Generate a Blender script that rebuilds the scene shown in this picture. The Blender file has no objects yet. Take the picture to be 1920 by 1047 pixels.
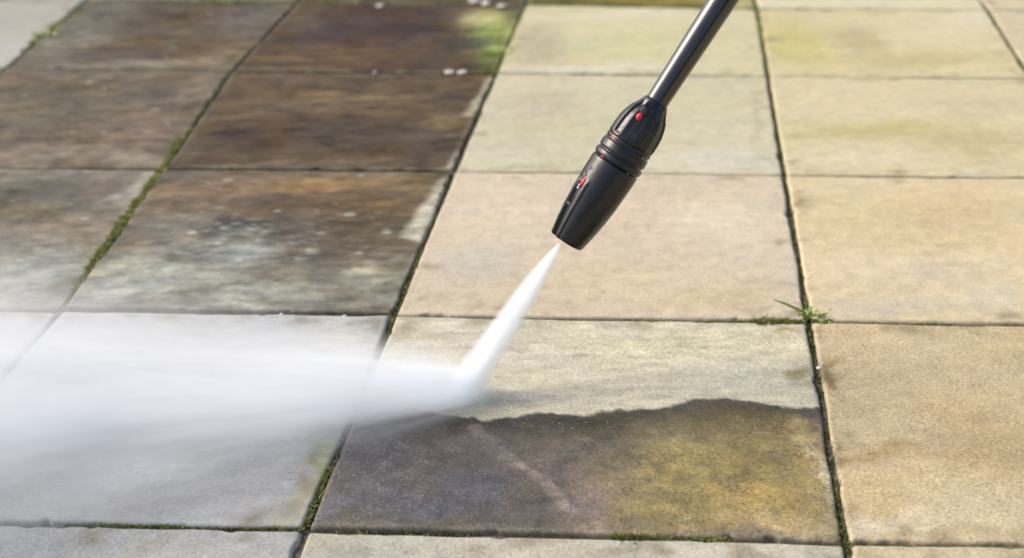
import bpy, bmesh, math, random
import numpy as np
from mathutils import Vector, Matrix
R = math.radians

# ------------------------------------------------------------------ camera, world, sun, exposure
scene = bpy.context.scene
COL = scene.collection
FPX, PITCH, ROLL, CAM_H = 2762.6, 0.4367, -0.0340, 0.6674     # focal length in pixels of a 1920 wide frame
cam_d = bpy.data.cameras.new('camera')
cam = bpy.data.objects.new('camera', cam_d)
COL.objects.link(cam)
cam.matrix_world = (Matrix.Translation((0, 0, CAM_H)) @ Matrix.Rotation(math.pi / 2 - PITCH, 4, 'X')
                    @ Matrix.Rotation(ROLL, 4, 'Z'))
cam_d.sensor_width = 36.0
cam_d.lens = 36.0 * FPX / 1920.0
cam_d.clip_start = 0.02
cam_d.clip_end = 500.0
cam_d.dof.use_dof = True
cam_d.dof.focus_distance = 1.29
cam_d.dof.aperture_fstop = 4.8
scene.camera = cam

SUN_EL, SUN_AZ = R(41), R(-76)          # azimuth measured from +Y (ahead) towards +X (right)
world = bpy.data.worlds.new('World')
scene.world = world
world.use_nodes = True
wn = world.node_tree
wbg = wn.nodes['Background']
sky = wn.nodes.new('ShaderNodeTexSky')
sky.sky_type = 'NISHITA'
sky.sun_disc = False
sky.sun_elevation = SUN_EL
sky.sun_rotation = SUN_AZ
sky.air_density = 1.0
sky.dust_density = 6.0
sky.ozone_density = 0.6
wn.links.new(sky.outputs[0], wbg.inputs[0])
wbg.inputs[1].default_value = 0.15

sun_d = bpy.data.lights.new('sun', 'SUN')
sun_d.energy = 1.25
sun_d.angle = R(36)
sun_d.color = (1.0, 0.965, 0.91)
sun = bpy.data.objects.new('sun', sun_d)
COL.objects.link(sun)
sdir = Vector((math.sin(SUN_AZ) * math.cos(SUN_EL), math.cos(SUN_AZ) * math.cos(SUN_EL), math.sin(SUN_EL)))
sun.rotation_euler = sdir.to_track_quat('Z', 'Y').to_euler()
sun.location = sdir * 20

scene.view_settings.view_transform = 'Standard'
scene.view_settings.look = 'None'
scene.view_settings.gamma = 1.0
scene.view_settings.exposure = 0.60
cy = scene.cycles
cy.volume_bounces = 24
cy.max_bounces = 24
cy.volume_step_rate = 0.35
cy.volume_max_steps = 512
cy.use_denoising = True

# ------------------------------------------------------------------ pixel <-> ground helpers
cp, sp, cr, sr = math.cos(PITCH), math.sin(PITCH), math.cos(ROLL), math.sin(ROLL)


def cam_ray(px, py):
    """Direction in the world of the photo's pixel (1920 wide), with unit depth along the view axis."""
    u, v = px - 960.0, py - 523.5
    a, b = cr * u + sr * v, -sr * u + cr * v
    a, b = a / FPX, -b / FPX
    return np.array([a, cp + b * sp, -sp + b * cp])


def ground(px, py, z=0.0):
    d = cam_ray(px, py)
    t = (z - CAM_H) / d[2]
    return np.array([d[0] * t, d[1] * t])


def tag(o, label=None, cat=None, group=None, kind=None):
    if label: o['label'] = label
    if cat: o['category'] = cat
    if group: o['group'] = group
    if kind: o['kind'] = kind
    return o


def lin(c):
    c = np.asarray(c, float) / 255.0
    return np.where(c <= 0.04045, c / 12.92, ((c + 0.055) / 1.055) ** 2.4)


ALB = 1.52                                  # display value of a white diffuse surface under this light


def alb(c):
    return lin(c) / (ALB * np.array([1.055, 0.985, 1.0]))


# ------------------------------------------------------------------ numpy noise
_rs = np.random.RandomState(7)
_perm = _rs.rand(256, 256)


def vnoise(x, y, seed=0):
    x = x + seed * 17.31
    y = y + seed * 9.77
    xi, yi = np.floor(x).astype(int), np.floor(y).astype(int)
    fx, fy = x - xi, y - yi
    fx, fy = fx * fx * (3 - 2 * fx), fy * fy * (3 - 2 * fy)
    g = lambda a, b: _perm[a & 255, b & 255]
    return ((g(xi, yi) * (1 - fx) + g(xi + 1, yi) * fx) * (1 - fy)
            + (g(xi, yi + 1) * (1 - fx) + g(xi + 1, yi + 1) * fx) * fy)


def fbm(x, y, seed=0, octv=5, gain=0.55):
    s, a, t = 0.0, 1.0, 0.0
    for k in range(octv):
        c, q = math.cos(0.6 * k), math.sin(0.6 * k)
        s = s + a * vnoise((x * c - y * q) * 2 ** k, (x * q + y * c) * 2 ** k, seed + k * 3)
        t += a
        a *= gain
    return s / t - 0.5


def sstep(a, b, x):
    t = np.clip((x - a) / (b - a), 0, 1)
    return t * t * (3 - 2 * t)


# ------------------------------------------------------------------ node helpers
def new_mat(name):
    m = bpy.data.materials.new(name)
    m.use_nodes = True
    nt = m.node_tree
    return m, nt, nt.nodes['Principled BSDF']


def node(nt, typ, **kw):
    n = nt.nodes.new(typ)
    for k, v in kw.items():
        setattr(n, k, v)
    return n


def math_n(nt, op, a, b=None, clamp=False):
    n = node(nt, 'ShaderNodeMath', operation=op)
    n.use_clamp = clamp
    for i, v in enumerate((a, b)):
        if v is None: continue
        if isinstance(v, (int, float)): n.inputs[i].default_value = v
        else: nt.links.new(v, n.inputs[i])
    return n.outputs[0]


def noise_n(nt, vec, scale, detail=4, rough=0.6, dist=0.0):
    n = node(nt, 'ShaderNodeTexNoise')
    n.inputs['Scale'].default_value = scale
    n.inputs['Detail'].default_value = detail
    n.inputs['Roughness'].default_value = rough
    n.inputs['Distortion'].default_value = dist
    if vec is not None: nt.links.new(vec, n.inputs['Vector'])
    return n.outputs['Fac']


def maprange(nt, v, a, b, c, d):
    n = node(nt, 'ShaderNodeMapRange')
    nt.links.new(v, n.inputs[0])
    for i, x in enumerate((a, b, c, d)): n.inputs[i + 1].default_value = x
    return n.outputs[0]


def mix_col(nt, fac, a, b, blend='MIX'):
    n = node(nt, 'ShaderNodeMix', data_type='RGBA', blend_type=blend)
    for sock, v in ((n.inputs['Factor'], fac), (n.inputs['A'], a), (n.inputs['B'], b)):
        if isinstance(v, (int, float)): sock.default_value = v
        elif isinstance(v, tuple): sock.default_value = v
        else: nt.links.new(v, sock)
    return n.outputs['Result']


def sock(n, name, typ):
    return [s for s in n if s.name == name and s.type == typ][0]


def mixc(nt, fac, a, b, blend='MIX'):
    n = node(nt, 'ShaderNodeMix', data_type='RGBA', blend_type=blend)
    ins = {'f': sock(n.inputs, 'Factor', 'VALUE'), 'a': sock(n.inputs, 'A', 'RGBA'), 'b': sock(n.inputs, 'B', 'RGBA')}
    for k, v in (('f', fac), ('a', a), ('b', b)):
        if isinstance(v, (int, float)): ins[k].default_value = v
        elif isinstance(v, tuple): ins[k].default_value = v
        else: nt.links.new(v, ins[k])
    return sock(n.outputs, 'Result', 'RGBA')


# ------------------------------------------------------------------ materials
def stone_material():
    m, nt, b = new_mat('sandstone')
    geo = node(nt, 'ShaderNodeNewGeometry')
    pos = geo.outputs['Position']
    ac = node(nt, 'ShaderNodeAttribute', attribute_name='stone_colour')
    aw = node(nt, 'ShaderNodeAttribute', attribute_name='wet')
    asp = node(nt, 'ShaderNodeAttribute', attribute_name='speck')
    mp = node(nt, 'ShaderNodeMapping')
    mp.inputs['Scale'].default_value = (1.0, 1.0, 1.0)
    nt.links.new(pos, mp.inputs['Vector'])
    v = mp.outputs[0]
    g1 = noise_n(nt, v, 330, 4, 0.75)
    g2 = noise_n(nt, v, 1100, 2, 0.6)
    g3 = noise_n(nt, v, 60, 5, 0.65, 0.4)
    f1 = maprange(nt, g1, 0.32, 0.68, 0.66, 1.34)
    f2 = maprange(nt, g2, 0.3, 0.7, 0.82, 1.18)
    f3 = maprange(nt, g3, 0.3, 0.7, 0.87, 1.13)
    f = math_n(nt, 'MULTIPLY', f1, f2)
    amp = maprange(nt, asp.outputs['Fac'], 0.0, 0.5, 0.35, 1.0)
    f = math_n(nt, 'ADD', math_n(nt, 'MULTIPLY', math_n(nt, 'SUBTRACT', f, 1.0), amp), 1.0)
    f = math_n(nt, 'MULTIPLY', f, f3)
    comb = node(nt, 'ShaderNodeCombineColor')
    for i in range(3): nt.links.new(f, comb.inputs[i])
    c = mixc(nt, 1.0, ac.outputs['Color'], comb.outputs[0], 'MULTIPLY')
    # hue drift of the grains
    h = noise_n(nt, v, 180, 3, 0.6)
    hf = maprange(nt, h, 0.35, 0.65, 0.0, 1.0)
    c = mixc(nt, 0.35, c, mixc(nt, 1.0, c, mixc(nt, hf, (1.07, 0.97, 0.93, 1), (0.95, 1.02, 1.04, 1)), 'MULTIPLY'))
    # dark grit, more where the speck attribute is high
    s1 = noise_n(nt, v, 300, 4, 0.75)
    s2 = noise_n(nt, v, 26, 3, 0.6)
    thr = math_n(nt, 'ADD', s1, math_n(nt, 'MULTIPLY', math_n(nt, 'SUBTRACT', s2, 0.5), 0.35))
    thr = math_n(nt, 'ADD', thr, math_n(nt, 'MULTIPLY', asp.outputs['Fac'], 0.16))
    sm = maprange(nt, thr, 0.68, 0.78, 0.0, 0.62)
    c = mixc(nt, sm, c, (0.055, 0.042, 0.028, 1))
    # pale grains
    p1 = noise_n(nt, v, 480, 3, 0.65)
    pthr = math_n(nt, 'ADD', p1, math_n(nt, 'MULTIPLY', asp.outputs['Fac'], 0.07))
    pm = maprange(nt, pthr, 0.66, 0.80, 0.0, 0.40)
    c = mixc(nt, pm, c, (0.62, 0.58, 0.52, 1))
    nt.links.new(c, b.inputs['Base Color'])
    rn = maprange(nt, g3, 0.3, 0.7, -0.1, 0.1)
    rough = math_n(nt, 'ADD', maprange(nt, aw.outputs['Fac'], 0, 1, 0.82, 0.16), rn, True)
    nt.links.new(rough, b.inputs['Roughness'])
    sp_ = maprange(nt, aw.outputs['Fac'], 0, 1, 0.22, 0.42)
    nt.links.new(sp_, b.inputs['Specular IOR Level'])
    bump = node(nt, 'ShaderNodeBump')
    bump.inputs['Strength'].default_value = 0.75
    bump.inputs['Distance'].default_value = 0.0012
    hh = math_n(nt, 'ADD', math_n(nt, 'MULTIPLY', g1, 0.5), math_n(nt, 'MULTIPLY', g3, 1.3))
    nt.links.new(hh, bump.inputs['Height'])
    nt.links.new(bump.outputs[0], b.inputs['Normal'])
    return m


def sand_material():
    m, nt, b = new_mat('joint_sand')
    geo = node(nt, 'ShaderNodeNewGeometry')
    a = noise_n(nt, geo.outputs['Position'], 260, 4, 0.7)
    l = noise_n(nt, geo.outputs['Position'], 14, 4, 0.6)
    c = mixc(nt, maprange(nt, a, 0.3, 0.7, 0, 1), (0.065, 0.056, 0.043, 1), (0.24, 0.21, 0.16, 1))
    c = mixc(nt, maprange(nt, l, 0.45, 0.6, 0, 0.8), c, (0.045, 0.052, 0.022, 1))
    nt.links.new(c, b.inputs['Base Color'])
    b.inputs['Roughness'].default_value = 0.9
    bump = node(nt, 'ShaderNodeBump')
    bump.inputs['Distance'].default_value = 0.003
    nt.links.new(a, bump.inputs['Height'])
    nt.links.new(bump.outputs[0], b.inputs['Normal'])
    return m


def leaf_material(name, c0, c1):
    m, nt, b = new_mat(name)
    a = node(nt, 'ShaderNodeAttribute', attribute_name='tone')
    c = mixc(nt, a.outputs['Fac'], tuple(c0) + (1,), tuple(c1) + (1,))
    nt.links.new(c, b.inputs['Base Color'])
    b.inputs['Roughness'].default_value = 0.6
    b.inputs['Subsurface Weight'].default_value = 0.0
    return m


def plastic_material(name, base, rough, bump_scale=900, bump_d=0.00008, coat=0.0):
    m, nt, b = new_mat(name)
    tc = node(nt, 'ShaderNodeTexCoord')
    n1 = noise_n(nt, tc.outputs['Object'], 60, 5, 0.7)
    n2 = noise_n(nt, tc.outputs['Object'], bump_scale, 3, 0.6)
    n3 = noise_n(nt, tc.outputs['Object'], 330, 3, 0.7)
    c = mixc(nt, maprange(nt, n1, 0.35, 0.7, 0, 1), tuple(base) + (1,), tuple(min(1, x * 1.7 + 0.004) for x in base) + (1,))
    dust = maprange(nt, n3, 0.66, 0.76, 0, 0.30)
    c = mixc(nt, dust, c, (0.16, 0.15, 0.14, 1))
    nt.links.new(c, b.inputs['Base Color'])
    nt.links.new(math_n(nt, 'ADD', maprange(nt, n1, 0.3, 0.7, rough - 0.06, rough + 0.10),
                        math_n(nt, 'MULTIPLY', dust, 0.6), True), b.inputs['Roughness'])
    b.inputs['Coat Weight'].default_value = coat
    b.inputs['Specular IOR Level'].default_value = 0.4
    b.inputs['Coat Roughness'].default_value = 0.09
    bump = node(nt, 'ShaderNodeBump')
    bump.inputs['Distance'].default_value = bump_d
    nt.links.new(n2, bump.inputs['Height'])
    nt.links.new(bump.outputs[0], b.inputs['Normal'])
    return m


M_STONE = stone_material()
M_SAND = sand_material()
M_MOSS = leaf_material('moss_green', (0.050, 0.058, 0.020), (0.30, 0.32, 0.075))
M_GRASS = leaf_material('grass_green', (0.12, 0.20, 0.03), (0.58, 0.64, 0.26))
M_TUBE = plastic_material('lance_black', (0.0025, 0.0025, 0.004), 0.17, 1600, 0.00006, coat=1.0)
M_BODY = plastic_material('nozzle_black', (0.003, 0.0035, 0.006), 0.30, coat=0.25)
M_DARK = plastic_material('recess_black', (0.004, 0.004, 0.005), 0.5)
M_RED = plastic_material('red_plastic', (0.36, 0.008, 0.016), 0.3)
M_PEBBLE, _nt, _b = new_mat('white_pebble')
_g = node(_nt, 'ShaderNodeNewGeometry')
_nt.links.new(mixc(_nt, noise_n(_nt, _g.outputs['Position'], 300, 3), (0.38, 0.35, 0.30, 1), (0.62, 0.60, 0.55, 1)), _b.inputs['Base Color'])
_b.inputs['Roughness'].default_value = 0.6
M_WATER, _nt, _b = new_mat('water_drop')
_b.inputs['Transmission Weight'].default_value = 1.0
_b.inputs['Roughness'].default_value = 0.02
_b.inputs['IOR'].default_value = 1.33
M_METAL, _nt, _b = new_mat('nozzle_steel')
_b.inputs['Metallic'].default_value = 1.0
_b.inputs['Base Color'].default_value = (0.5, 0.5, 0.5, 1)
_b.inputs['Roughness'].default_value = 0.3


# ------------------------------------------------------------------ the joint grid, measured on the photo and laid on the ground
J = {  # (column joint, row joint): pixel of the crossing
    (0, 0): (160, 1), (1, 0): (557, 3), (2, 0): (985, 9), (3, 0): (1419, 17), (4, 0): (1853, 19.5),
    (0, 1): (12, 128), (1, 1): (435, 132.5), (2, 1): (930, 138), (3, 1): (1441, 144), (4, 1): (1934, 148),
    (0, 2): (-215, 313), (1, 2): (305, 316.5), (2, 2): (851, 321), (3, 2): (1471, 329), (4, 2): (2060, 334.5),
    (0, 3): (-545, 577), (1, 3): (115, 582), (2, 3): (739, 590.5), (3, 3): (1517, 602), (4, 3): (2260, 612),
    (1, 4): (-235, 976), (2, 4): (574, 991), (3, 4): (1586, 1017.5), (4, 4): (2540, 1034)}
JW = {k: ground(*v) for k, v in J.items()}
_k = [k for k in JW if k not in ((0, 3), (4, 4))]
_A = np.array([[i, j, 1.0] for i, j in _k])
_X = np.linalg.lstsq(_A, np.array([JW[k] for k in _k]), rcond=None)[0]


def joint(i, j):
    if (i, j) in JW: return JW[(i, j)]
    base = np.array([i, j, 1.0]) @ _X
    ci, cj = min(max(i, 0), 4), min(max(j, 0), 4)
    if (ci, cj) not in JW: ci = 1
    near = JW[(ci, cj)]
    off = near - np.array([ci, cj, 1.0]) @ _X
    return base + off * 0.8


# ------------------------------------------------------------------ what the stone looks like, slab by slab
def pxm(px, py, rx, ry):
    """centre and radii on the ground in metres of an ellipse given on the photo."""
    c = ground(px, py)
    sx = np.linalg.norm(ground(px + 10, py) - ground(px - 10, py)) / 20
    sy = np.linalg.norm(ground(px, py + 6) - ground(px, py - 6)) / 12
    return c, rx * sx, ry * sy


# base colour, list of patches (px, py, rx, ry, colour, strength), grime streaks, wetness, grit
SLABS = {
    (0, 0): dict(base=(176, 170, 158), label='pale grey slab sliver at the far left corner beyond the green weed'),
    (1, 0): dict(base=(150, 140, 122), streak=0.5, label='thin visible strip of grubby slab behind the two brown slabs, left of centre',
                 patches=[(420, 0, 60, 6, (110, 120, 70), .6)]),
    (2, 0): dict(base=(105, 92, 66), streak=0.7, label='thin strip of dark mossy brown slab at the back beside the white pebbles'),
    (3, 0): dict(base=(150, 134, 70), streak=0.6, label='thin strip of olive stained slab behind the lance tube',
                 patches=[(1380, 4, 60, 14, (200, 185, 140), .8), (1050, 4, 60, 14, (95, 92, 48), .8)]),
    (4, 0): dict(base=(222, 212, 180), label='thin strip of clean cream slab at the back, right of the lance'),
    (5, 0): dict(base=(214, 200, 170), label='small cream slab corner farthest back on the right edge'),
    (0, 1): dict(base=(180, 174, 165), label='light grey slab in the far left corner edged by bright green moss',
                 patches=[(20, 90, 60, 25, (196, 190, 184), .7)]),
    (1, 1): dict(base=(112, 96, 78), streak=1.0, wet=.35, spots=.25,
                 label='brown grimy slab in the back row between the green weed and the mossy joint',
                 patches=[(130, 75, 70, 50, (140, 130, 118), .8), (330, 95, 140, 30, (112, 86, 56), .8), (330, 30, 150, 16, (104, 80, 50), .7),
                          (470, 40, 60, 30, (124, 112, 102), .6), (250, 122, 200, 6, (170, 158, 142), .7), (420, 105, 50, 20, (165, 142, 115), .6), (200, 30, 50, 20, (126, 118, 104), .6)]),
    (2, 1): dict(base=(100, 76, 50), streak=1.0, wet=.35,
                 label='darkest brown slab in the back row with a grassy tuft at its corner',
                 patches=[(690, 55, 180, 35, (84, 60, 36), .8), (620, 105, 160, 18, (122, 94, 64), .8), (850, 105, 80, 22, (106, 86, 62), .6),
                          (905, 36, 42, 18, (206, 186, 140), 1.0), (938, 72, 40, 42, (178, 188, 104), 1.0), (560, 30, 50, 24, (118, 100, 78), .6), (880, 80, 70, 10, (84, 78, 66), .7)]),
    (3, 1): dict(base=(213, 202, 166), streak=.22, label='pale greenish cream slab in the back row behind the lance tube',
                 patches=[(1010, 90, 50, 50, (186, 172, 148), .8), (1180, 30, 220, 8, (222, 212, 186), .7), (1100, 132, 200, 9, (224, 216, 198), .8), (1200, 85, 120, 30, (208, 202, 160), .7)]),
    (4, 1): dict(base=(216, 201, 162), streak=.28, label='cream slab with a brownish smudge in the back row on the right',
                 patches=[(1490, 80, 70, 40, (206, 192, 128), .9), (1620, 75, 50, 24, (186, 168, 128), .9), (1760, 60, 130, 30, (222, 208, 174), .8),
                          (1720, 110, 150, 18, (206, 188, 142), .8), (1840, 35, 80, 15, (226, 214, 190), .6)]),
    (5, 1): dict(base=(214, 199, 168), streak=.2, label='corner of a cream slab beyond the slanting joint at the right edge'),
    (0, 2): dict(base=(170, 160, 150), label='narrow wedge of greyish slab left of the brown slabs'),
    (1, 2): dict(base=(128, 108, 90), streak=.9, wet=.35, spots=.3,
                 label='greyish brown slab second from the back, against the left edge of the view',
                 patches=[(120, 180, 150, 30, (116, 104, 84), .8), (60, 230, 90, 25, (112, 104, 84), .6), (220, 260, 130, 30, (146, 124, 110), .8),
                          (120, 285, 140, 16, (150, 134, 120), .8), (260, 300, 60, 10, (178, 162, 150), .7), (380, 170, 40, 24, (150, 130, 112), .6), (230, 140, 220, 6, (150, 138, 124), .6)]),
    (2, 2): dict(base=(108, 86, 62), streak=1.0, wet=.35, strips=[([(921, 141), (928, 141), (896, 219), (866, 219), (883, 195), (906, 164)], (206, 192, 166)), ([(845, 297), (868, 280), (853, 323), (836, 322)], (204, 192, 168))], label='dark brown slab with ochre streaks just behind the rust tinted slab',
                 patches=[(640, 190, 180, 22, (140, 114, 82), .85), (560, 250, 180, 30, (88, 70, 54), .85), (720, 260, 130, 30, (98, 82, 66), .8), (800, 160, 60, 22, (112, 92, 68), .7),
                          (470, 160, 60, 26, (122, 100, 80), .6), (840, 230, 40, 20, (150, 128, 92), .8),
                          (650, 302, 200, 8, (128, 112, 98), .6)]),
    (3, 2): dict(base=(211, 200, 172), streak=.2, label='pale grey cream slab right behind the nozzle collar',
                 patches=[(1010, 200, 70, 40, (202, 186, 164), .7), (1080, 240, 140, 24, (206, 195, 162), .7), (1330, 180, 100, 28, (210, 202, 166), .7), (1330, 300, 120, 22, (218, 210, 196), .8), (950, 290, 90, 26, (206, 200, 184), .6)]),
    (4, 2): dict(base=(218, 202, 166), streak=.22, label='warm cream slab with a faint olive band, right of the nozzle collar',
                 patches=[(1640, 245, 170, 18, (202, 186, 132), .9), (1820, 270, 110, 20, (204, 184, 144), .8), (1600, 190, 160, 25, (222, 206, 170), .7), (1600, 300, 170, 16, (226, 208, 178), .8), (1850, 200, 90, 25, (210, 194, 162), .6)]),
    (5, 2): None,
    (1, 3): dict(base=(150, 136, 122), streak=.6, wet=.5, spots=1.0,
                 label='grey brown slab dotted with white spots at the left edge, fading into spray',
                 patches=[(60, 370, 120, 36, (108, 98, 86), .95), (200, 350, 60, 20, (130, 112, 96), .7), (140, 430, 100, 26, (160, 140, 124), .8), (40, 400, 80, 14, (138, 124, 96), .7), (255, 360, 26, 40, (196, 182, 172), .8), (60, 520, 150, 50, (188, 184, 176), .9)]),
    (2, 3): dict(base=(126, 108, 88), streak=1.0, wet=.55, spots=.35,  # spots here paint pale wet reflections, not lichen
                 strips=[([(836, 330), (849, 333), (815, 415), (798, 458), (752, 444), (778, 408), (806, 362)], (228, 216, 198))],
                 sheen_blots=[(420, 452, 90, 26, 120, .0012, .006), (330, 500, 150, 30, 110, .0012, .007), (520, 475, 80, 24, 60, .001, .006), (360, 410, 110, 22, 60, .0008, .003), (600, 430, 150, 40, 70, .0008, .003)],
                 label='rust and dark brown slab with a cleaned beige strip along its right joint',
                 patches=[(620, 345, 180, 16, (162, 128, 88), .95), (400, 350, 110, 20, (156, 126, 98), .8), (560, 390, 200, 22, (126, 98, 68), .8), (470, 425, 90, 16, (80, 70, 60), .9), (640, 440, 110, 26, (112, 94, 78), .7),  # the darkest patch paints a dark wet reflection as colour
                          (740, 390, 50, 24, (140, 112, 78), .7), (640, 490, 110, 34, (122, 110, 98), .8), (330, 430, 60, 40, (150, 136, 122), .7), (260, 530, 150, 44, (196, 192, 184), .95), (470, 550, 130, 36, (188, 184, 174), .95),  # pale lower patches: wet sheen painted into the stone colour
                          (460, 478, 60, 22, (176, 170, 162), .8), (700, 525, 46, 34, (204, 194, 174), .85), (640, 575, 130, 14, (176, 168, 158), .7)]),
    (3, 3): dict(base=(218, 199, 176), streak=.16, grit=.1, label='pale pinkish beige slab directly under the nozzle head',
                 patches=[(950, 380, 90, 30, (226, 204, 186), .8), (900, 490, 100, 40, (206, 194, 178), .85), (960, 560, 180, 22, (204, 188, 164), .7), (1360, 420, 110, 44, (228, 214, 194), .85), (1200, 520, 220, 30, (216, 198, 168), .6), (1360, 560, 130, 22, (206, 186, 152), .8), (1320, 360, 120, 18, (218, 198, 174), .6)]),
    (4, 3): dict(base=(224, 203, 168), streak=.2, grit=.12, label='warm beige slab right of the small weed, behind the gritty one',
                 patches=[(1640, 400, 130, 30, (220, 198, 156), .8), (1800, 400, 110, 40, (214, 190, 150), .8), (1700, 500, 170, 30, (226, 206, 178), .8), (1640, 575, 110, 16, (206, 192, 174), .85), (1850, 560, 90, 26, (222, 208, 186), .7), (1700, 450, 180, 14, (214, 194, 154), .6)]),
    (5, 3): None,
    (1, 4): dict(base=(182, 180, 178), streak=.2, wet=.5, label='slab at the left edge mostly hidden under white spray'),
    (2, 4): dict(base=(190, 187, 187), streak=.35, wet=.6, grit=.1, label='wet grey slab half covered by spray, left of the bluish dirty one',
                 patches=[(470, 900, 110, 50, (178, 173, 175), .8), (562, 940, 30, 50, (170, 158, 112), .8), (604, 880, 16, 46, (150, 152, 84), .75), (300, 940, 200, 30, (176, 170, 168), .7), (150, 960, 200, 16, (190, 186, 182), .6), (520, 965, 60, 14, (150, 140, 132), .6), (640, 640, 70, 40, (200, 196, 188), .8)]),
    (3, 4): dict(base=(214, 204, 182), streak=.12, grit=.38, special='front',
                 label='half washed slab under the jet, pale above a wavy line, dirty olive below'),
    (4, 4): dict(base=(212, 190, 154), streak=.2, grit=.55, label='sandy tan gritty slab with a dark smudge at its left joint, front right',
                 patches=[(1640, 640, 120, 24, (218, 196, 162), .8), (1850, 650, 110, 40, (216, 194, 156), .7), (1700, 760, 150, 40, (212, 188, 148), .7), (1640, 850, 100, 16, (178, 154, 106), .8), (1850, 840, 100, 50, (190, 166, 126), .8),
                          (1700, 930, 120, 44, (214, 190, 146), .8), (1660, 985, 120, 26, (228, 210, 184), .85), (1850, 960, 120, 50, (220, 200, 166), .8), (1555, 700, 22, 24, (132, 104, 58), .9), (1562, 680, 18, 14, (150, 122, 76), .7), (1572, 860, 12, 46, (128, 114, 96), .7), (1530, 625, 14, 12, (150, 128, 88), .6)]),
    (5, 4): None,
    (1, 5): None,
    (2, 5): dict(base=(186, 183, 181), streak=.15, grit=.35, wet=.2, label='rough grey slab along the near left edge of the view',
                 patches=[(300, 1025, 40, 12, (166, 158, 140), .7), (120, 1020, 90, 22, (180, 178, 180), .6), (480, 1025, 80, 22, (176, 172, 168), .6)]),
    (3, 5): dict(base=(200, 191, 176), streak=.12, grit=.4, label='light stone slab along the near edge below the half washed slab',
                 patches=[(640, 1025, 70, 20, (184, 178, 162), .8), (1000, 1035, 150, 16, (206, 194, 180), .7), (1350, 1035, 150, 16, (214, 202, 186), .7)]),
    (4, 5): dict(base=(214, 196, 162), streak=.15, grit=.3, label='tan slab corner at the near right edge of the view'),
}
# the dirty edge left by the jet on the front slab, photo pixels
WAVE = [(500, 740), (640, 745), (760, 762), (850, 782), (905, 787), (965, 782), (1008, 773), (1050, 777), (1090, 780), (1130, 770), (1180, 767), (1230, 764), (1270, 756), (1310, 749),
        (1360, 746), (1410, 750), (1450, 758), (1490, 763), (1530, 764), (1620, 764)]
WAVE_W = np.array([ground(*p) for p in WAVE])
FRONT_DIRTY = [(1360, 890, 230, 90, (168, 150, 94), .8), (640, 830, 110, 50, (150, 146, 152), .9), (720, 880, 110, 60, (112, 107, 112), .9), (640, 960, 60, 40, (128, 124, 132), .9), (860, 830, 90, 40, (108, 98, 98), .9), (980, 800, 80, 22, (96, 86, 72), .95),
               (900, 900, 70, 36, (98, 99, 116), .8), (820, 950, 140, 30, (104, 102, 116), .9), (720, 975, 130, 14, (116, 108, 104), .8), (1000, 960, 70, 26, (112, 102, 100), .8), (1060, 880, 60, 40, (126, 112, 106), .8),
               (1110, 800, 130, 20, (92, 82, 58), .95), (1160, 850, 60, 24, (124, 108, 84), .7), (1140, 920, 50, 40, (162, 142, 132), .9), (1110, 980, 90, 14, (176, 156, 134), .9), (1100, 950, 40, 20, (168, 148, 142), .8),
               (1300, 800, 120, 32, (116, 100, 60), .9), (1390, 770, 60, 18, (102, 88, 50), .9), (1450, 800, 70, 30, (126, 110, 68), .9), (1270, 890, 110, 40, (166, 146, 88), .95), (1400, 880, 100, 34, (146, 126, 78), .9),
               (1290, 950, 110, 30, (172, 150, 92), .95), (1440, 940, 80, 34, (184, 156, 90), .9), (1500, 860, 36, 40, (172, 146, 92), .8), (1520, 810, 24, 24, (186, 158, 108), .8), (1545, 900, 20, 80, (206, 186, 152), .95),
               (1500, 985, 90, 18, (206, 182, 138), .95), (1350, 990, 120, 12, (196, 168, 108), .9), (1230, 995, 90, 9, (178, 152, 100), .9)]
FRONT_CLEAN = [(900, 650, 120, 30, (212, 200, 186), .7), (1000, 740, 100, 24, (206, 194, 182), .8), (1300, 650, 160, 24, (222, 210, 176), .8), (1230, 720, 160, 18, (206, 196, 178), .7), (1460, 640, 60, 24, (224, 210, 178), .8),
               (1500, 700, 24, 16, (150, 134, 90), .8), (1486, 706, 22, 14, (150, 132, 84), .6), (1480, 622, 34, 6, (176, 150, 108), .8), (1400, 720, 120, 18, (216, 206, 186), .7), (880, 770, 60, 14, (222, 212, 192), .8)]
RIDGE = [ground(*p) for p in ((890, 800), (950, 850), (1010, 890), (1060, 935), (1085, 970))]


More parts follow.
